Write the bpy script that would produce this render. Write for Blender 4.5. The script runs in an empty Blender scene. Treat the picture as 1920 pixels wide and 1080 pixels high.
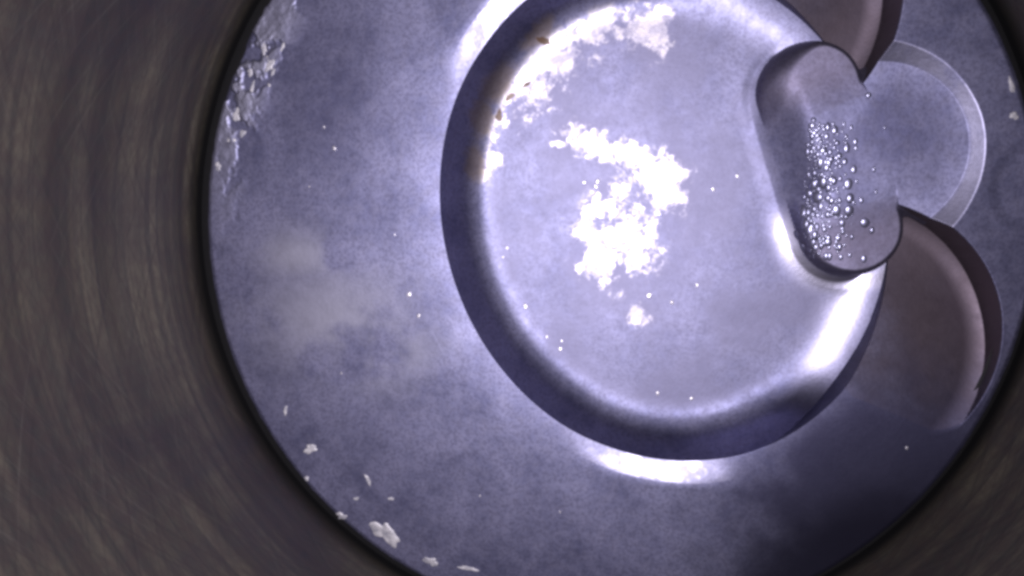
import bpy, math, random
import numpy as np
from mathutils import Matrix, Vector

# ------------------------------------------------------------------ camera, light, exposure
MM = 0.001                                    # everything below is measured in millimetres
scene = bpy.context.scene
CAM = Vector((3.08, 3.23, 71.76))             # tip of the inspection camera, above the crown (z = 0)
cd = bpy.data.cameras.new('inspection_camera')
cam = bpy.data.objects.new('inspection_camera', cd)
scene.collection.objects.link(cam)
scene.camera = cam
cd.sensor_width = 36.0
cd.lens = 36.0 * 1371.0 / 1920.0
cd.clip_start = 0.0005
cd.clip_end = 2.0
ax = Vector((0.98914154, 0.0, -0.14696602))           # image right
ay = Vector((-0.01651023, 0.99366977, -0.11112065))   # image up
az = ax.cross(ay)                                     # towards the viewer
cam.matrix_world = Matrix((
    (ax.x, ay.x, az.x, CAM.x * MM), (ax.y, ay.y, az.y, CAM.y * MM),
    (ax.z, ay.z, az.z, CAM.z * MM), (0, 0, 0, 1)))

world = bpy.data.worlds.new('World')
scene.world = world
world.use_nodes = True
bg = world.node_tree.nodes['Background']
bg.inputs[0].default_value = (0.55, 0.5, 0.75, 1)
bg.inputs[1].default_value = 0.008

def lamp(name, x, y, z, power, size, aim, col, spread=math.pi):
    ld = bpy.data.lights.new(name, 'AREA')
    ld.shape = 'DISK'
    ld.size = size * MM
    ld.energy = power
    ld.color = col
    ld.spread = spread
    lo = bpy.data.objects.new(name, ld)
    scene.collection.objects.link(lo)
    lo.location = (x * MM, y * MM, z * MM)
    d = Vector(aim) - Vector((x, y, z))
    lo.rotation_euler = d.to_track_quat('-Z', 'Y').to_euler()
    return lo
# the white light ring round the tip of the inspection camera
lamp('tip_light', CAM.x, CAM.y, CAM.z + 1.0, 0.069, 6.0, (-18.0, 0.0, 0.0), (0.92, 0.89, 1.0), math.radians(140))

vs = scene.view_settings
vs.view_transform = 'Standard'
vs.look = 'None'
vs.exposure = 0.0
vs.gamma = 1.0
scene.cycles.filter_width = 3.3
scene.cycles.max_bounces = 6
scene.cycles.sample_clamp_indirect = 4.0

# ------------------------------------------------------------------ helpers
rnd = random.Random(7)

def sstep(a, b, x):
    t = np.clip((x - a) / (b - a), 0.0, 1.0)
    return t * t * (3 - 2 * t)

def _hash(ix, iy, seed):
    h = (ix.astype(np.int64) * 374761393 + iy.astype(np.int64) * 668265263 + seed * 1442695041) & 0x7fffffff
    h = ((h ^ (h >> 13)) * 1274126177) & 0x7fffffff
    h = (h ^ (h >> 16)) & 0xffff
    return h / 65535.0

def vnoise(x, y, seed):
    ix = np.floor(x); iy = np.floor(y)
    fx = x - ix; fy = y - iy
    fx = fx * fx * fx * (fx * (fx * 6 - 15) + 10); fy = fy * fy * fy * (fy * (fy * 6 - 15) + 10)
    a = _hash(ix, iy, seed); b = _hash(ix + 1, iy, seed)
    c = _hash(ix, iy + 1, seed); d = _hash(ix + 1, iy + 1, seed)
    return (a * (1 - fx) + b * fx) * (1 - fy) + (c * (1 - fx) + d * fx) * fy

def fbm(x, y, wl, octaves=4, seed=1, gain=0.55):
    s = 0.0; amp = 1.0; tot = 0.0
    for o in range(octaves):
        k = 2.0 ** o / wl
        r = 0.6 * o + seed
        xr = (x * math.cos(r) - y * math.sin(r)) * k + 17.3 * o
        yr = (x * math.sin(r) + y * math.cos(r)) * k - 9.1 * o
        s = s + amp * vnoise(xr, yr, seed * 31 + o)
        tot += amp; amp *= gain
    return s / tot

def smin(a, b, k):
    h = np.clip(0.5 + 0.5 * (b - a) / k, 0, 1)
    return b * (1 - h) + a * h - k * h * (1 - h)

def blobs(x, y, lst):
    m = np.zeros_like(x)
    for e in lst:
        px, py, a, b = e[:4]
        ang = e[4] if len(e) > 4 else 0.0
        c, s = math.cos(ang), math.sin(ang)
        dx, dy = x - px, y - py
        q = ((dx * c + dy * s) / a) ** 2 + ((-dx * s + dy * c) / b) ** 2
        m = np.maximum(m, np.exp(-0.7 * q))
    return m

# ------------------------------------------------------------------ the shape of the piston crown
AX = math.radians(18.3)                       # the crown's axis of symmetry
CA, SA = math.cos(AX), math.sin(AX)
BC, BA, BB = 7.33, 21.54, 24.76               # bowl: centre along the axis, half axes
RC, RW, RR = 20.0, 16.5, 13.2                 # the two valve reliefs
DC, DW, DR = 27.3, 0.4, 9.5                   # round dish
EU, EW, ER = 24.2, 7.0, 4.7                   # the two rounded ends of the boss
FLOOR = -5.5
CHW = 2.1                                     # chamfer round the bowl
FW = 8.6                                      # width of the bowl's fillet

# profile of the bowl's side: a steep wall, a tight fillet, then a slow run-out on to the floor
_px = np.linspace(0, FW, 400)
_sl = 2.3 * np.clip(1 - _px / 5.6, 0, 1) ** 1.7 + 0.06 * (1 - _px / FW)
_py = np.concatenate([[0], np.cumsum((_sl[1:] + _sl[:-1]) * 0.5 * np.diff(_px))])
_py /= _py[-1]

def shape(x, y):
    u = x * CA + y * SA
    w = x * SA - y * CA
    r = np.hypot(x, y)
    out = {}
    low = fbm(x, y, 9.0, 3, 5) - 0.5
    z = 0.10 * low - 0.02
    # rolled outer edge
    z = z - 0.14 * np.clip((r - 39.55) / 0.45, 0, 1) ** 2
    z = z - 0.06 * sstep(4.7, 3.5, np.hypot(x - 40.2, y - 4.9))      # shallow stamped circle by the edge
    crown = z
    # valve reliefs: tilted floors that run out towards the bowl
    rel = []; rdist = []
    for sgn in (1, -1):
        du, dw = u - RC, w * sgn - RW
        rr = np.hypot(du, dw)
        s = du * 0.65 - dw * 0.76
        fl = -smin(1.3 + 0.27 * s, 3.9 + 0.0 * s, 0.8)
        fl = np.minimum(fl, 0.6)
        t = rr - RR
        rdist.append(t)
        wall = fl + 0.55 * np.clip((t + 1.9) / 1.9, 0, 1) ** 2 + np.clip((t + 0.1) / 1.0, 0, 10) * 5.0
        wall = np.where(t > 1.4, 9.0, wall)
        rel.append(wall)
    zr = np.minimum(rel[0], rel[1])
    base = smin(crown, zr, 0.22)
    # bowl
    du = u - BC
    k0 = np.sqrt((du / BA) ** 2 + (w / BB) ** 2) + 1e-9
    k1 = np.sqrt((du / BA ** 2) ** 2 + (w / BB ** 2) ** 2) + 1e-9
    d = k0 * (k0 - 1) / k1
    # the chamfer is steepest on the two long flanks of the bowl
    cht = np.tan(np.radians(4.5 + 15.5 * np.exp(-(((u + 0.5) / 6.5) ** 4))))
    zrim = -CHW * cht
    cham = np.where(d < CHW + 2, -(CHW - d) * cht, 9.0)
    sr = sstep(10.0, 21.0, u)
    prof = np.interp(np.clip(-d * (1 - 0.42 * sr) + 2.1 * sr, 0, FW), _px, _py)   # lower rim towards the reliefs
    floor = FLOOR + 0.06 * (fbm(x, y, 9.0, 2, 11) - 0.5) + 0.0008 * (du ** 2 + w ** 2) - 0.15
    bowl = zrim + (floor - zrim) * prof
    bowl = np.where(d < 0, bowl, cham)
    z = np.where(d > 0, smin(base, bowl, 0.22), np.minimum(base, bowl))
    # boss between the reliefs, standing at the bowl's edge
    aw = np.abs(w)
    cap = np.hypot(u - EU, np.maximum(aw - EW, 0)) - ER
    rho = np.hypot(u - DC, w - DW)
    disc = rho - (DR - 0.6)
    disc = np.maximum(disc, -np.minimum(rdist[0], rdist[1]) - 0.2) + 9.0 * sstep(26.0, 22.5, u)
    k = 0.9
    h = np.clip(0.5 + 0.5 * (disc - cap) / k, 0, 1)
    sd = disc * (1 - h) + cap * h - k * h * (1 - h)
    mid = sstep(6.5, 2.0, w) * sstep(-10.0, -4.5, w) * sstep(27.5, 25.0, u)
    wd = 0.9 + 1.8 * sstep(-4.0, -8.0, w) * sstep(26.5, 22.0, u)
    plane = -1.65 + 0.09 * (u - DC) + 0.05 * (fbm(x, y, 3.0, 3, 21) - 0.5)
    dish = plane + 0.52 * np.clip(rho - 8.1, 0, 10) + 0.012 * np.clip(rho - 4.0, 0, 10) ** 2
    top = plane + 0.04 - 0.28 * sstep(3.5, 8.0, aw) - 0.25 * sstep(23.5, 20.0, u)
    t = np.clip(-sd / wd, 0, 1)
    lp = np.sqrt(1 - (1 - t) ** 2) * (1 - 0.5 * mid) + (t * t * (3 - 2 * t)) * 0.5 * mid
    fil = (0.35 + 0.5 * sstep(-1.0, 5.0, w)) * np.clip(1 - np.maximum(sd, 0) / 3.4, 0, 1) ** 2
    sw = np.clip((2.4 + u - 19.5) / 6.5, 0, 1)
    soft = FLOOR + (top - FLOOR) * (sw * sw * (3 - 2 * sw))         # the gentle flank between the two ends
    lump = np.where(sd < 0, FLOOR + fil + (top - FLOOR - fil) * lp, FLOOR + fil)
    lump = lump * (1 - mid) + soft * mid
    ins = d < 0
    z2 = np.where(sd < 0, np.maximum(z, lump), np.where(ins, -smin(-z, -lump, 0.9 * sstep(0.0, 1.5, sd) + 0.02), z))
    # dish
    dish = np.where(rho < DR + 0.8, dish, 9.0)
    z3 = smin(z2, dish, 0.06)
    z3 = z3 + 0.010 * (fbm(x, y, 1.1, 2, 41) - 0.5)
    # which part a point belongs to: 0 crown 1 bowl 2 bowl rim 3 / 4 reliefs 5 boss 6 dish
    reg = np.zeros(x.shape, np.int8)
    reg[(rel[0] < crown)] = 3
    reg[(rel[1] < crown)] = 4
    reg[(d > 0) & (cham < base) & (d < CHW + 0.6)] = 2
    reg[(d <= 0)] = 1
    reg[(sd < 0) & (lump > z - 1e-6)] = 5
    reg[(dish < z2 + 0.03) & (rho < DR + 0.8)] = 6
    return z3, reg, d, sd, rho

def zat(x, y):
    a = shape(np.array([float(x)]), np.array([float(y)]))[0]
    return float(a[0])

# ------------------------------------------------------------------ materials
def nodes_of(name):
    m = bpy.data.materials.new(name)
    m.use_nodes = True
    nt = m.node_tree
    return m, nt, nt.nodes['Principled BSDF']

class G:
    """small node-graph helper"""
    def __init__(self, nt): self.nt = nt; self.coord = None
    def link(self, a, b): self.nt.links.new(a, b)
    def pos(self, sx=1, sy=1, sz=1, src='Object'):
        if self.coord is None: self.coord = self.nt.nodes.new('ShaderNodeTexCoord')
        mp = self.nt.nodes.new('ShaderNodeMapping')
        mp.inputs['Scale'].default_value = (sx / MM, sy / MM, sz / MM)
        self.link(self.coord.outputs[src], mp.inputs['Vector'])
        return mp.outputs[0]
    def noise(self, vec, scale, detail=4, rough=0.6, dist=0.0):
        n = self.nt.nodes.new('ShaderNodeTexNoise')
        n.inputs['Scale'].default_value = scale
        n.inputs['Detail'].default_value = detail
        n.inputs['Roughness'].default_value = rough
        n.inputs['Distortion'].default_value = dist
        self.link(vec, n.inputs['Vector'])
        return n.outputs[0]
    def ramp(self, f, stops):
        r = self.nt.nodes.new('ShaderNodeValToRGB')
        el = r.color_ramp.elements
        while len(el) < len(stops): el.new(0.5)
        for e, (p, c) in zip(el, stops):
            e.position = p
            e.color = (c, c, c, 1) if isinstance(c, (int, float)) else (*c, 1)
        self.link(f, r.inputs[0])
        return r.outputs[0]
    def attr(self, name):
        a = self.nt.nodes.new('ShaderNodeAttribute')
        a.attribute_name = name
        return a.outputs['Fac']
    def mix(self, f, a, b):
        m = self.nt.nodes.new('ShaderNodeMix'); m.data_type = 'RGBA'
        for s, v in ((m.inputs['Factor'], f), (m.inputs['A'], a), (m.inputs['B'], b)):
            if hasattr(v, 'is_linked'): self.link(v, s)
            elif isinstance(v, (int, float)):
                s.default_value = v if s.type == 'VALUE' else (v, v, v, 1)
            else: s.default_value = (*v, 1)
        # the Mix node has several sockets of one name: pick the colour ones
        return m.outputs['Result']
    def math(self, op, a, b=None):
        m = self.nt.nodes.new('ShaderNodeMath'); m.operation = op
        for s, v in zip(m.inputs, (a, b)):
            if v is None: continue
            if hasattr(v, 'is_linked'): self.link(v, s)
            else: s.default_value = v
        return m.outputs[0]
    def bump(self, h, strength, dist_mm):
        b = self.nt.nodes.new('ShaderNodeBump')
        b.inputs['Strength'].default_value = strength
        b.inputs['Distance'].default_value = dist_mm * MM
        self.link(h, b.inputs['Height'])
        return b.outputs[0]

def gmix(g, f, a, b):
    """colour mix with explicit sockets"""
    m = g.nt.nodes.new('ShaderNodeMix'); m.data_type = 'RGBA'
    ins = [s for s in m.inputs]
    fs = ins[0]; A = [s for s in ins if s.name == 'A' and s.type == 'RGBA'][0]; B = [s for s in ins if s.name == 'B' and s.type == 'RGBA'][0]
    for s, v in ((fs, f), (A, a), (B, b)):
        if hasattr(v, 'is_linked'): g.link(v, s)
        elif s.type == 'VALUE': s.default_value = v
        else: s.default_value = (v, v, v, 1) if isinstance(v, (int, float)) else (*v, 1)
    return [s for s in m.outputs if s.type == 'RGBA'][0]

def make_crown_material():
    m, nt, b = nodes_of('carbon_stained_aluminium')
    g = G(nt)
    p = g.pos()
    n1 = g.noise(p, 0.16, 4, 0.62, 0.4)
    n2 = g.noise(p, 0.9, 3, 0.65)
    n3 = g.noise(p, 3.2, 3, 0.6)
    col = gmix(g, g.ramp(n1, [(0.30, 0.0), (0.62, 1.0)]), (0.12, 0.12, 0.205), (0.225, 0.22, 0.335))
    col = gmix(g, g.ramp(n2, [(0.40, 0.0), (0.72, 0.35)]), col, (0.24, 0.225, 0.30))
    col = gmix(g, g.ramp(n3, [(0.36, 0.45), (0.56, 0.0)]), col, (0.08, 0.075, 0.125))
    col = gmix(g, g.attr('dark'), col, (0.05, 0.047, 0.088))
    col = gmix(g, g.attr('pale'), col, (0.31, 0.30, 0.37))
    col = gmix(g, g.attr('warm'), col, (0.125, 0.098, 0.115))
    col = gmix(g, g.attr('floor_halo'), col, (0.24, 0.228, 0.325))
    col = gmix(g, g.attr('painted_sheen'), col, (0.36, 0.34, 0.43))
    col = gmix(g, g.attr('bare_glare'), col, (0.40, 0.365, 0.385))
    col = gmix(g, g.attr('olive'), col, (0.24, 0.18, 0.12))
    col = gmix(g, g.attr('rust'), col, (0.07, 0.035, 0.018))
    col = gmix(g, g.attr('black_area'), col, (0.012, 0.011, 0.02))
    g.link(col, b.inputs['Base Color'])
    rg = gmix(g, g.ramp(n2, [(0.35, 0.0), (0.7, 1.0)]), 0.54, 0.62)
    rg = gmix(g, g.attr('floor_halo'), rg, 0.68)
    rg = gmix(g, g.attr('gloss'), rg, 0.34)
    rg = gmix(g, g.attr('painted_sheen'), rg, 0.36)
    rg = gmix(g, g.attr('bare_glare'), rg, 0.44)
    rg = gmix(g, g.attr('black_area'), rg, 0.75)
    g.link(rg, b.inputs['Roughness'])
    mt = gmix(g, g.attr('black_area'), 1.0, 0.7)
    mt = gmix(g, g.attr('rust'), mt, 0.2)
    g.link(mt, b.inputs['Metallic'])
    g.link(gmix(g, g.attr('black_area'), 0.5, 0.12), b.inputs['Specular IOR Level'])
    g.link(g.bump(n3, 0.12, 0.10), b.inputs['Normal'])
    return m

def make_flake_material():
    m, nt, b = nodes_of('pale_ash_deposit')
    g = G(nt)
    p = g.pos()
    n = g.noise(p, 1.6, 5, 0.65)
    col = gmix(g, g.ramp(n, [(0.35, 0.0), (0.65, 1.0)]), (0.22, 0.21, 0.24), (0.50, 0.47, 0.48))
    g.link(col, b.inputs['Base Color'])
    b.inputs['Roughness'].default_value = 0.5
    b.inputs['Metallic'].default_value = 0.25
    g.link(g.bump(g.noise(p, 4.0, 3), 0.6, 0.12), b.inputs['Normal'])
    return m

def make_wall_material():
    m, nt, b = nodes_of('varnished_honed_iron')
    g = G(nt)
    band = g.noise(g.pos(0.02, 0.02, 0.20), 1.0, 4, 0.55, 0.6)
    fine = g.noise(g.pos(0.02, 0.02, 1.1), 1.0, 4, 0.7)
    blot = g.noise(g.pos(0.06, 0.06, 0.04), 1.0, 5, 0.6, 0.5)
    vert = g.noise(g.pos(0.16, 0.16, 0.012), 1.0, 3, 0.6)
    speck = g.noise(g.pos(1, 1, 1), 0.9, 2, 0.7)
    col = gmix(g, g.ramp(band, [(0.32, 0.0), (0.68, 1.0)]), (0.030, 0.023, 0.018), (0.122, 0.104, 0.072))
    col = gmix(g, g.ramp(blot, [(0.36, 0.85), (0.60, 0.0)]), col, (0.024, 0.018, 0.025))
    col = gmix(g, g.ramp(fine, [(0.40, 0.6), (0.58, 0.0)]), col, (0.022, 0.021, 0.021))
    col = gmix(g, g.ramp(vert, [(0.36, 0.3), (0.5, 0.0)]), col, (0.026, 0.021, 0.03))
    arc = nt.nodes.new('ShaderNodeAttribute'); arc.attribute_name = 'arc'
    sp = nt.nodes.new('ShaderNodeSeparateXYZ'); g.link(g.pos(), sp.inputs[0])
    for sg in (0.55, -0.55):
        across = g.math('ADD', g.math('MULTIPLY', sp.outputs['Z'], 2.0), g.math('MULTIPLY', arc.outputs['Fac'], 2.0 * sg))
        along = g.math('MULTIPLY', arc.outputs['Fac'], 0.03)
        cb = nt.nodes.new('ShaderNodeCombineXYZ'); g.link(across, cb.inputs[0]); g.link(along, cb.inputs[1])
        hn = g.noise(cb.outputs[0], 1.0, 3, 0.7)
        col = gmix(g, g.ramp(hn, [(0.34, 0.4), (0.47, 0.0)]), col, (0.022, 0.018, 0.018))
        col = gmix(g, g.ramp(hn, [(0.60, 0.0), (0.74, 0.2)]), col, (0.16, 0.14, 0.12))
    col = gmix(g, g.ramp(speck, [(0.42, 0.3), (0.60, 0.0)]), col, (0.043, 0.026, 0.025))
    sep = nt.nodes.new('ShaderNodeSeparateXYZ')
    g.link(g.pos(), sep.inputs[0])
    zz = g.math('ADD', sep.outputs['Z'], g.math('MULTIPLY', blot, -0.8))
    mr = nt.nodes.new('ShaderNodeMapRange')
    mr.inputs['From Min'].default_value = -1.2
    mr.inputs['From Max'].default_value = 0.9
    g.link(zz, mr.inputs['Value'])
    col = gmix(g, mr.outputs[0], (0.004, 0.0035, 0.004), col)   # wall painted near-black to darken the gap round the piston
    g.link(col, b.inputs['Base Color'])
    b.inputs['Roughness'].default_value = 0.62
    b.inputs['Metallic'].default_value = 0.35
    h = g.math('ADD', g.math('MULTIPLY', fine, 0.7), g.math('MULTIPLY', speck, 0.3))
    g.link(g.bump(h, 0.25, 0.1), b.inputs['Normal'])
    return m

def make_plain(name, col, rough, metal=0.0):
    m, nt, b = nodes_of(name)
    g = G(nt)
    n = g.noise(g.pos(), 1.2, 3)
    c = gmix(g, g.ramp(n, [(0.3, 0.0), (0.7, 1.0)]), tuple(v * 0.75 for v in col), col)
    g.link(c, b.inputs['Base Color'])
    b.inputs['Roughness'].default_value = rough
    b.inputs['Metallic'].default_value = metal
    return m

M_CROWN = make_crown_material()
M_FLAKE = make_flake_material()
M_WALL = make_wall_material()
M_LAND = make_plain('sooty_land', (0.01, 0.009, 0.01), 0.8)
M_RING = make_plain('dark_ring', (0.006, 0.005, 0.006), 0.7)  # near-black, so the gap beside the crown looks dark

def make_oil():
    m, nt, b = nodes_of('oil_film')
    b.inputs['Base Color'].default_value = (0.19, 0.185, 0.27, 1)
    b.inputs['Roughness'].default_value = 0.36
    b.inputs['Metallic'].default_value = 0.85
    b.inputs['Coat Weight'].default_value = 0.6
    b.inputs['Coat Roughness'].default_value = 0.15
    return m
M_OIL = make_oil()
M_BEAD = make_plain('bright_metal_bead', (0.7, 0.66, 0.7), 0.42, 0.8)

# ------------------------------------------------------------------ the setting: cylinder bore
def mesh_object(name, verts, faces, mat, parent=None, smooth=True, normals=None):
    me = bpy.data.meshes.new(name)
    v = np.asarray(verts, np.float32); f = np.asarray(faces, np.int32)
    n = f.shape[1]
    me.vertices.add(len(v)); me.vertices.foreach_set('co', v.ravel())
    me.loops.add(f.size); me.loops.foreach_set('vertex_index', f.ravel())
    me.polygons.add(len(f))
    me.polygons.foreach_set('loop_start', np.arange(0, f.size, n, dtype=np.int32))
    me.polygons.foreach_set('use_smooth', np.full(len(f), smooth))
    me.update(calc_edges=True)
    if normals is not None:
        a = me.attributes.new('custom_normal', 'FLOAT_VECTOR', 'POINT')
        a.data.foreach_set('vector', np.asarray(normals, np.float32).ravel())
    me.materials.append(mat)
    o = bpy.data.objects.new(name, me)
    scene.collection.objects.link(o)
    if parent is not None: o.parent = parent
    return o

def tube(radius_z, n=360, cx=0.0, cy=0.0):
    """surface of revolution through (radius, z) pairs"""
    th = np.linspace(0, 2 * math.pi, n, endpoint=False)
    V = []
    for r, z in radius_z:
        V.append(np.stack([cx + r * np.cos(th), cy + r * np.sin(th), np.full(n, z)], 1))
    V = np.concatenate(V) * MM
    F = []
    i = np.arange(n); j = (i + 1) % n
    for k in range(len(radius_z) - 1):
        F.append(np.stack([k * n + i, k * n + j, (k + 1) * n + j, (k + 1) * n + i], 1))
    return V, np.concatenate(F)

BORE = 41.35
BX, BY = -0.25, 0.15
prof = [(BORE, z) for z in np.linspace(-14, 92, 54)]
V, F = tube(prof + [(BORE + 6, 92), (BORE + 6, -14), (BORE, -14)], 360, BX, BY)
wall = mesh_object('cylinder_wall', V, F[:, ::-1], M_WALL)
wall['kind'] = 'structure'
_co = np.empty(len(wall.data.vertices) * 3, np.float32); wall.data.vertices.foreach_get('co', _co)
_co = _co.reshape(-1, 3)
_a = wall.data.attributes.new('arc', 'FLOAT', 'POINT')
_a.data.foreach_set('value', (np.abs(np.arctan2(_co[:, 1] - BY * MM, _co[:, 0] - BX * MM)) * BORE).astype(np.float32))

# ------------------------------------------------------------------ piston
BASE = -12.0
piston = bpy.data.objects.new('piston', None)
scene.collection.objects.link(piston)
piston.location = (0, 0, BASE * MM)
piston.empty_display_size = 0.01
piston['label'] = 'worn bluish grey aluminium piston with a deep round bowl inside the dark cylinder'
piston['category'] = 'piston'

NI, NO, NT = 210, 230, 1920
NR = NI + NO
th = np.linspace(0, 2 * math.pi, NT, endpoint=False)
# grid rings follow the bowl's rim inside and outside, so that its edge stays crisp
eu, ew = BC + BA * np.cos(th), BB * np.sin(th)
bcx, bcy = BC * CA, BC * SA
ex, ey = eu * CA + ew * SA, eu * SA - ew * CA
dx_, dy_ = ex - bcx, ey - bcy
ln = np.hypot(dx_, dy_); dx_, dy_ = dx_ / ln, dy_ / ln
def ray_to_circle(rad):
    bq = bcx * dx_ + bcy * dy_
    return -bq + np.sqrt(bq * bq - (bcx ** 2 + bcy ** 2 - rad ** 2))
tt = ray_to_circle(40.0)
ang = np.arctan2(bcy + tt * dy_, bcx + tt * dx_)
cx_, cy_ = np.cos(ang) * 40, np.sin(ang) * 40
# the crusty stretch of the piston's edge is ragged
rag = np.exp(-((np.angle(np.exp(1j * (ang - math.radians(150)))) / 0.22) ** 2))
edge = 40.0 - rag * (1.6 * np.clip(fbm(cx_, cy_, 2.2, 4, 61) - 0.42, 0, 1)) - 0.10 * (fbm(cx_, cy_, 1.6, 3, 67) - 0.5)
tt = ray_to_circle(edge)
si = 1 - (1 - np.linspace(0, 1, NI)) ** 1.35
so = np.linspace(0, 1, NO + 1)[1:] ** 1.15
Rg = np.concatenate([si[:, None] * ln[None, :], ln[None, :] + so[:, None] * (tt - ln)[None, :]])
X = bcx + Rg * dx_[None, :]
Y = bcy + Rg * dy_[None, :]
Xf, Yf = X.ravel(), Y.ravel()
Z, REG, D_, SD_, RHO_ = shape(Xf, Yf)
# the crust itself: a lumpy pale layer along that stretch
def crust_mask(x, y):
    r = np.hypot(x, y); a = np.arctan2(y, x)
    near = np.exp(-((np.angle(np.exp(1j * (a - math.radians(155)))) / 0.30) ** 2)) * sstep(34.8, 38.0, r)
    return near * sstep(0.44, 0.56, fbm(x, y, 2.6, 4, 71))
crust = crust_mask(Xf, Yf)
Z = Z + np.where(REG == 0, crust * (0.10 + 0.16 * fbm(Xf, Yf, 0.8, 3, 73)), 0)
# normals by central differences
e = 0.045
def zfull(x, y):
    z, reg = shape(x, y)[:2]
    return z + np.where(reg == 0, crust_mask(x, y) * (0.10 + 0.16 * fbm(x, y, 0.8, 3, 73)), 0)
gx = (zfull(Xf + e, Yf) - zfull(Xf - e, Yf)) / (2 * e)
gy = (zfull(Xf, Yf + e) - zfull(Xf, Yf - e)) / (2 * e)
NRM = np.stack([-gx, -gy, np.ones_like(gx)], 1)
NRM /= np.linalg.norm(NRM, axis=1)[:, None]

# surface tones: flaked carbon with painted glare, stains, darkened areas, browned varnish
n_r = fbm(Xf, Yf, 2.2, 5, 81, 0.8)
n_s = fbm(Xf, Yf, 6.0, 5, 83, 0.55)
PATCH = [(-6.2, 17.0, 7.0, 3.3, 0.78), (-0.2, 21.6, 4.0, 2.0, 0.3), (5.44, 20.46, 2.0, 2.1), (-0.56, 10.0, 2.6, 1.4, -0.3), (3.6, 8.4, 2.6, 1.3, -0.2),
         (7.1, 5.2, 2.5, 2.8), (3.2, 0.2, 3.2, 4.4), (1.2, -2.2, 2.6, 2.2), (-10.3, 7.96, 0.9, 0.8), (-11.4, 6.2, 0.7, 0.7), (5.2, -8.12, 1.2, 1.0), (-1.0, 0.4, 1.0, 0.8), (-3.3, 9.54, 0.9, 0.4)]
pb = blobs(Xf, Yf, PATCH)
nr_ = (n_r - 0.5) * 3.0
ns_ = (n_s - 0.5) * 3.0
bare_glare = sstep(-0.22, 0.46, pb * 1.15 + nr_ * 0.85 - 0.56) * sstep(0.10, 0.3, pb) * sstep(-2.6, -3.6, D_) * (REG == 1)  # flaked patches, lightened to carry the lamp's blown-out highlights
bare_glare = bare_glare * (0.55 + 0.45 * sstep(-0.5, 0.3, fbm(Xf, Yf, 0.8, 3, 91) * 3 - 1.5))
floor_halo = (0.26 + 0.30 * sstep(0.0, 0.6, pb) + 0.42 * sstep(-0.5, 0.5, ns_)) * sstep(-3.4, -5.0, D_) * (REG == 1)  # lighter floor tone, with a painted halo round the glare patches
uf, wf = Xf * CA + Yf * SA, Xf * SA - Yf * CA
# highlights painted lighter and glossier: far fillet, boss foot, dish edge, chamfer flanks
painted_sheen = sstep(13.0, 22.0, uf) * np.exp(-(((D_ + 2.3) / 1.9) ** 2)) * (REG == 1) * np.where(wf > 0, 0.85, 0.2)
painted_sheen = np.maximum(painted_sheen, np.exp(-(((SD_ - 0.9) / 1.1) ** 2)) * sstep(2.5, 6.0, wf) * (REG == 1))
painted_sheen = np.maximum(painted_sheen, 0.45 * (REG == 6) * sstep(8.0, 8.4, RHO_) * sstep(-0.6, 0.3, ns_ + 0.6 * nr_))
painted_sheen = np.maximum(painted_sheen, (REG == 2) * np.exp(-(((uf + 0.5) / 6.0) ** 4)) * np.where(wf > 0, 0.75, 0.6) * (0.45 + 0.55 * sstep(-0.5, 0.5, fbm(Xf, Yf, 1.3, 4, 97, 0.7) * 3 - 1.5)))
dark = 0.9 * sstep(0.05, 0.75, blobs(Xf, Yf, [(27.5, -22.5, 11.0, 8.0, 0.6), (33, -12, 4, 6)]) + ns_ * 0.25)  # darker colour over the lower right of the crown
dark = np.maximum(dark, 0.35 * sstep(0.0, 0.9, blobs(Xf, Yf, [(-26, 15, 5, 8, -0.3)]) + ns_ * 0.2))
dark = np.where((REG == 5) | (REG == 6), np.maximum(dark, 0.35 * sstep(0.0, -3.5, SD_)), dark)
gloss = sstep(-2.8, -1.2, D_) * (REG == 1) * sstep(22.0, 14.0, uf)
BLACK_AREA = [(25.5, -31.5, 15.0, 7.4, 0.60)]  # near-black towards the crown's lower right edge
black_area = 0.96 * sstep(0.0, 0.9, blobs(Xf, Yf, BLACK_AREA) + ns_ * 0.10)
black_area = np.clip(black_area, 0, 0.97)
black_area = np.where(REG == 3, 0.5 * black_area, black_area)
PALE = [(-26.7, -8.6, 6.8, 4.6), (-22.1, -11.9, 5.4, 2.9), (-30.0, -2.0, 4.3, 2.2)]
pale = np.clip(blobs(Xf, Yf, PALE) * sstep(-0.6, 0.4, ns_) * 0.95 + crust * 0.8, 0, 1)
srun = (uf - RC) * 0.65 - (np.abs(wf) - RW) * 0.76
warm = np.zeros_like(Xf)
warm[(REG == 3) | (REG == 4)] = 1.0
warm = warm * sstep(-9.0, 6.0, srun + 3.0 * ns_)
warm = np.where(REG == 5, 0.5 * sstep(3.0, 8.0, np.abs(wf)), warm)
warm = warm * (0.75 + 0.3 * n_s)
rb = blobs(Xf, Yf, [(-5.0, 19.9, 0.8, 0.3, -0.3), (-6.9, 15.6, 0.9, 0.28, 0.6), (-8.4, 14.4, 0.8, 0.35, 0.6), (-9.6, 12.6, 0.4, 0.8)])
rust = sstep(0.55, 0.85, rb + nr_ * 0.6) * sstep(0.2, 0.45, rb)
olive = 0.5 * sstep(0.25, 0.8, blobs(Xf, Yf, [(-9.6, 15.6, 2.6, 1.0, 0.9), (-11.3, 12.4, 0.9, 1.8, -0.2), (-5.6, 20.4, 2.2, 0.7, 0.75), (-12.2, 7.5, 0.9, 1.8)]) + nr_ * 0.3)

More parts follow.
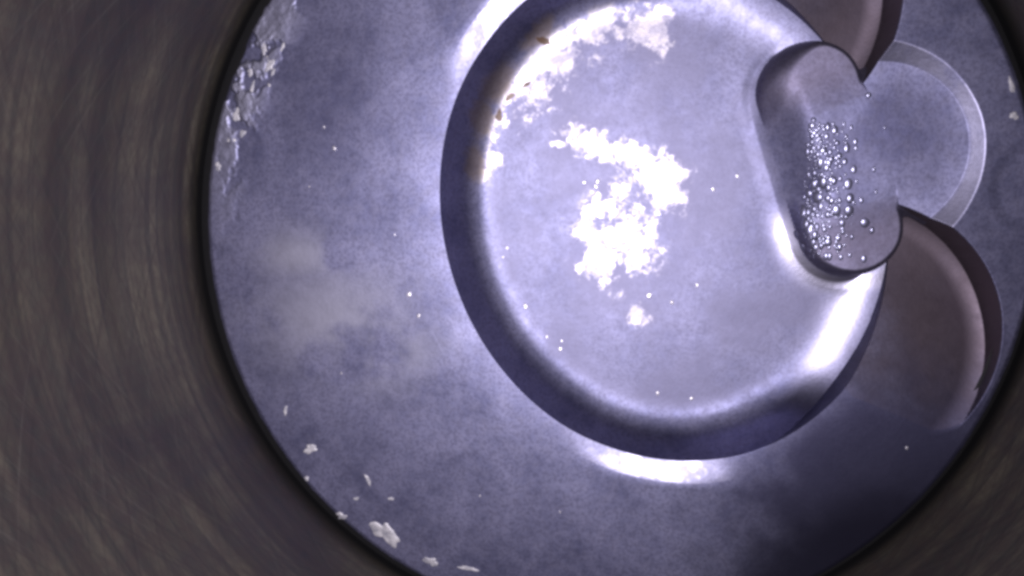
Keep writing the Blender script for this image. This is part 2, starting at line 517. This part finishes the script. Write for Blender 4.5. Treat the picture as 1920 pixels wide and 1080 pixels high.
ii, jj = np.meshgrid(np.arange(NR - 1), np.arange(NT), indexing='ij')
j2 = (jj + 1) % NT
FACES = np.stack([ii * NT + jj, ii * NT + j2, (ii + 1) * NT + j2, (ii + 1) * NT + jj], -1).reshape(-1, 4)
fr = np.where(FACES[:, 0] // NT < NI - 1, REG[FACES[:, 0]], REG[FACES[:, 3]])
VERTS = np.stack([Xf, Yf, Z - BASE], 1) * MM

def crown_part(name, which, label=None):
    fs = FACES[np.isin(fr, which)]
    used, inv = np.unique(fs, return_inverse=True)
    o = mesh_object(name, VERTS[used], inv.reshape(-1, 4), M_CROWN, piston, True, NRM[used])
    for an, arr in (('bare_glare', bare_glare), ('black_area', black_area), ('pale', pale), ('warm', warm), ('rust', rust), ('floor_halo', floor_halo), ('painted_sheen', painted_sheen), ('dark', dark), ('olive', olive), ('gloss', gloss)):
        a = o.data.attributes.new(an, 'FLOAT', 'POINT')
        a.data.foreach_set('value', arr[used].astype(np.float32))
    if label: o['label'] = label
    return o
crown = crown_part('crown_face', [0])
bowl = crown_part('combustion_bowl', [1], 'deep oval bowl with glare painted as bright patches on its metal floor')
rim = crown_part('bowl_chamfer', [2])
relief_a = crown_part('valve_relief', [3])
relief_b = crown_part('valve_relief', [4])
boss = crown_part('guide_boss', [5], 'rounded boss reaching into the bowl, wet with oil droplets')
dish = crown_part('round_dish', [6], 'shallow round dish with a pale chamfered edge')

last = np.arange((NR - 1) * NT, NR * NT)
rows = [VERTS[last]]
for k, (rad, z) in enumerate([(39.7, -1.2), (39.7, -4.0), (39.4, -4.2), (39.4, -9.0), (36.0, -12.0)]):
    rows.append(np.stack([cx_ / 40 * rad, cy_ / 40 * rad, np.full(NT, z - BASE)], 1) * MM)
F = []
i = np.arange(NT); j = (i + 1) % NT
for k in range(len(rows) - 1):
    F.append(np.stack([k * NT + i, k * NT + j, (k + 1) * NT + j, (k + 1) * NT + i], 1))
top_land = mesh_object('top_land', np.concatenate(rows), np.concatenate(F)[:, ::-1], M_LAND, piston)
V, F = tube([(39.0, -1.0 - BASE), (BORE - 0.3, -1.0 - BASE), (BORE - 0.3, -2.6 - BASE), (39.0, -2.6 - BASE)], 240, BX, BY)
ring = mesh_object('piston_ring', V, F[:, ::-1], M_RING, piston)

# flakes of pale ash stuck to the crown
def flake(name, x, y, a, b, parent, thick=0.10, seed=0, mat=M_FLAKE, rough=0.35, ang=None):
    r_ = random.Random(seed)
    n, rings = 30, 5
    ph = [r_.uniform(0, 6.28) for _ in range(6)]
    if ang is None: ang = r_.uniform(-0.4, 0.4)
    V = []; F = []
    for k in range(rings + 1):
        q = k / rings
        for i in range(n):
            t = 2 * math.pi * i / n
            rad = 1 + rough * (0.5 * math.sin(2 * t + ph[0]) + 0.45 * math.sin(3 * t + ph[1]) + 0.35 * math.sin(5 * t + ph[2]) + 0.25 * math.sin(8 * t + ph[3]))
            px, py = a * rad * q * math.cos(t), b * rad * q * math.sin(t)
            V.append((x + px * math.cos(ang) - py * math.sin(ang), y + px * math.sin(ang) + py * math.cos(ang), q, t))
    P = np.array(V)
    zz = shape(P[:, 0], P[:, 1])[0]
    lump = thick * (0.75 + 0.5 * fbm(P[:, 0], P[:, 1], max(a, b) * 0.7, 3, seed + 3))
    z = zz + np.where(P[:, 2] < 0.95, lump * (1 - 0.35 * P[:, 2] ** 3), -0.06)
    if parent is None: pass
    V3 = np.stack([P[:, 0], P[:, 1], z - BASE], 1) * MM
    for k in range(rings):
        for i in range(n):
            j = (i + 1) % n
            F.append((k * n + i, (k + 1) * n + i, (k + 1) * n + j, k * n + j))
    return mesh_object(name, V3, F, mat, parent)

FLAKES = [(-21.26, -31.53, 1.75, 1.05, -0.7), (-26.11, -29.95, 0.67, 0.40, 0), (-16.27, -34.33, 0.8, 0.5, -0.4), (-29.37, -22.66, 0.8, 0.5, 0.2), (-32.06, -18.57, 0.22, 0.55, 0), (-23.03, -25.73, 0.25, 0.6, 0.5), (-29.9, -25.95, 0.3, 0.26, 0), (-20.54, -27.64, 0.34, 0.2, 0), (-24.38, -27.88, 0.3, 0.22, 0), (-12.24, -34.79, 1.0, 0.26, -0.1),
          (-33.0, 19.2, 0.3, 0.9, 0.2), (-32.6, 17.5, 0.9, 0.75, 0), (-34.5, 16.9, 0.3, 0.7, -0.4), (-34.4, 15.0, 0.18, 0.95, -0.15), (-32.07, 16.66, 0.16, 0.5, -0.4), (-30.95, 19.1, 0.16, 0.5, -0.4), (-36.2, 12.5, 0.5, 0.7, -0.3), (-37.0, 9.9, 0.5, 0.55, 0), (-38.5, 7.26, 0.4, 0.5, 0), (-35.64, 10.6, 0.4, 0.35, 0), (-32.53, 15.36, 0.16, 0.2, 0), (36.9, 13.72, 0.2, 0.8, 0.4), (37.3, 11.1, 0.4, 0.35, 0)]
for i, (x, y, a, b, an) in enumerate(FLAKES):
    flake('ash_flake', x, y, a, b, piston, 0.12 if i > 0 else 0.10, 100 + i, ang=an)
SPECKS = [(-25.77, 8.98, 0.21), (-26.79, 11.11, 0.13), (-18.2, -5.81, 0.26), (-17.22, -7.99, 0.21), (-19.61, 0.27, 0.10), (-28.58, 5.13, 0.10), (-25.68, -14.28, 0.11), (-10.94, -26.77, 0.11), (-2.61, -27.97, 0.11), (30.15, -19.57, 0.15),
          (-6.88, -7.53, 0.28), (-3.14, -12.05, 0.22), (-2.98, -11.18, 0.13), (7.19, -16.49, 0.22), (10.71, -16.92, 0.2), (-8.89, -1.28, 0.16), (-9.3, -2.25, 0.13), (-4.58, -10.76, 0.18), (10.93, -4.95, 0.2), (6.09, -6.14, 0.28), (8.45, -6.82, 0.22), (-0.78, 5.59, 0.2), (0.59, 5.69, 0.24), (0.43, 5.15, 0.2), (14.59, 6.16, 0.2), (12.28, 4.84, 0.2)]
for i, (x, y, r) in enumerate(SPECKS):
    flake('ash_speck', x, y, r, r * 1.2, piston, r * 0.6, 300 + i, M_BEAD, rough=0.2)

# oil droplets on the boss
DROPS = [(20.87, 11.23, 0.36), (20.57, 10.34, 0.31), (20.84, 9.75, 0.36), (22.14, 9.73, 0.31), (23.07, 9.07, 0.41), (21.94, 8.74, 0.21), (20.86, 8.25, 0.36), (21.4, 8.0, 0.36), (21.63, 7.2, 0.36), (22.62, 7.59, 0.36), (23.32, 7.88, 0.26), (21.28, 6.25, 0.26), (22.78, 6.24, 0.21), (23.83, 7.33, 0.26), (24.67, 6.58, 0.26), (21.29, 5.15, 0.36), (22.0, 5.34, 0.41), (22.51, 4.84, 0.36), (23.52, 5.74, 0.36), (20.93, 4.34, 0.36), (21.63, 3.99, 0.41), (21.96, 3.13, 0.41), (22.85, 3.63, 0.41), (23.57, 3.68, 0.31), (24.47, 3.88, 0.31), (24.83, 3.48, 0.26), (21.36, 2.42, 0.41), (22.62, 2.32, 0.52), (23.33, 2.72, 0.41), (24.48, 2.73, 0.36), (20.72, 1.45, 0.41), (21.08, 0.94, 0.46), (22.45, 0.9, 0.41), (21.53, -0.44, 0.41), (20.92, -0.95, 0.46), (22.84, -0.32, 0.36), (22.1, -0.07, 0.26), (25.97, 1.57, 0.36), (26.63, 0.87, 0.36), (24.3, -0.57, 0.26), (24.83, -1.53, 0.31), (26.1, -1.87, 0.36), (20.52, 2.72, 0.31), (21.24, 1.81, 0.31), (20.43, 0.27, 0.36), (20.87, 3.48, 0.31), (26.38, 6.57, 0.21), (27.07, 10.39, 0.15), (25.51, 13.34, 0.21), (24.26, 5.23, 0.26), (24.96, 5.48, 0.26), (26.68, 4.48, 0.21)]
_r = random.Random(12)
while len(DROPS) < 270:
    # more small ones scattered between the big ones, thinning out to the right
    yy = _r.uniform(-2.0, 11.0)
    xx = 21.3 - 0.02 * yy + abs(_r.gauss(0, 1.5)) - 0.6
    if all((xx - a) ** 2 + (yy - b) ** 2 > 0.24 ** 2 for a, b, c in DROPS): DROPS.append((xx, yy, _r.uniform(0.12, 0.26)))
def drop_mesh():
    n, k = 16, 5
    V = []; F = []
    for a in range(k + 1):
        q = a / k * math.radians(105)
        for i in range(n):
            t = 2 * math.pi * i / n
            V.append((math.sin(q) * math.cos(t), math.sin(q) * math.sin(t), math.cos(q)))
    for a in range(k):
        for i in range(n):
            j = (i + 1) % n
            F.append((a * n + i, (a + 1) * n + i, (a + 1) * n + j, a * n + j))
    return np.array(V), F
DV, DF = drop_mesh()
drop0 = None
for i, (x, y, r) in enumerate(DROPS):
    if drop0 is None:
        o = drop0 = mesh_object('oil_droplet', DV * MM, DF, M_OIL, boss)
    else:
        o = drop0.copy(); scene.collection.objects.link(o); o.parent = boss
    h = 0.25
    zz = shape(np.array([x, x + h, x - h, x, x]), np.array([y, y, y, y + h, y - h]))[0]
    nx = -(zz[1] - zz[2]) / (2 * h); ny = -(zz[3] - zz[4]) / (2 * h)
    nn = Vector((nx, ny, 1)).normalized()
    q = Vector((0, 0, 1)).rotation_difference(nn)
    r *= rnd.uniform(1.0, 1.25)
    o.location = (x * MM, y * MM, (zz[0] + 0.02 - BASE) * MM)
    o.rotation_mode = 'QUATERNION'; o.rotation_quaternion = q
    r *= rnd.choice((0.5, 0.7, 0.9, 1.15))
    o.scale = (r * rnd.uniform(0.75, 1.1), r * rnd.uniform(0.95, 1.6), r * rnd.uniform(0.28, 0.5))
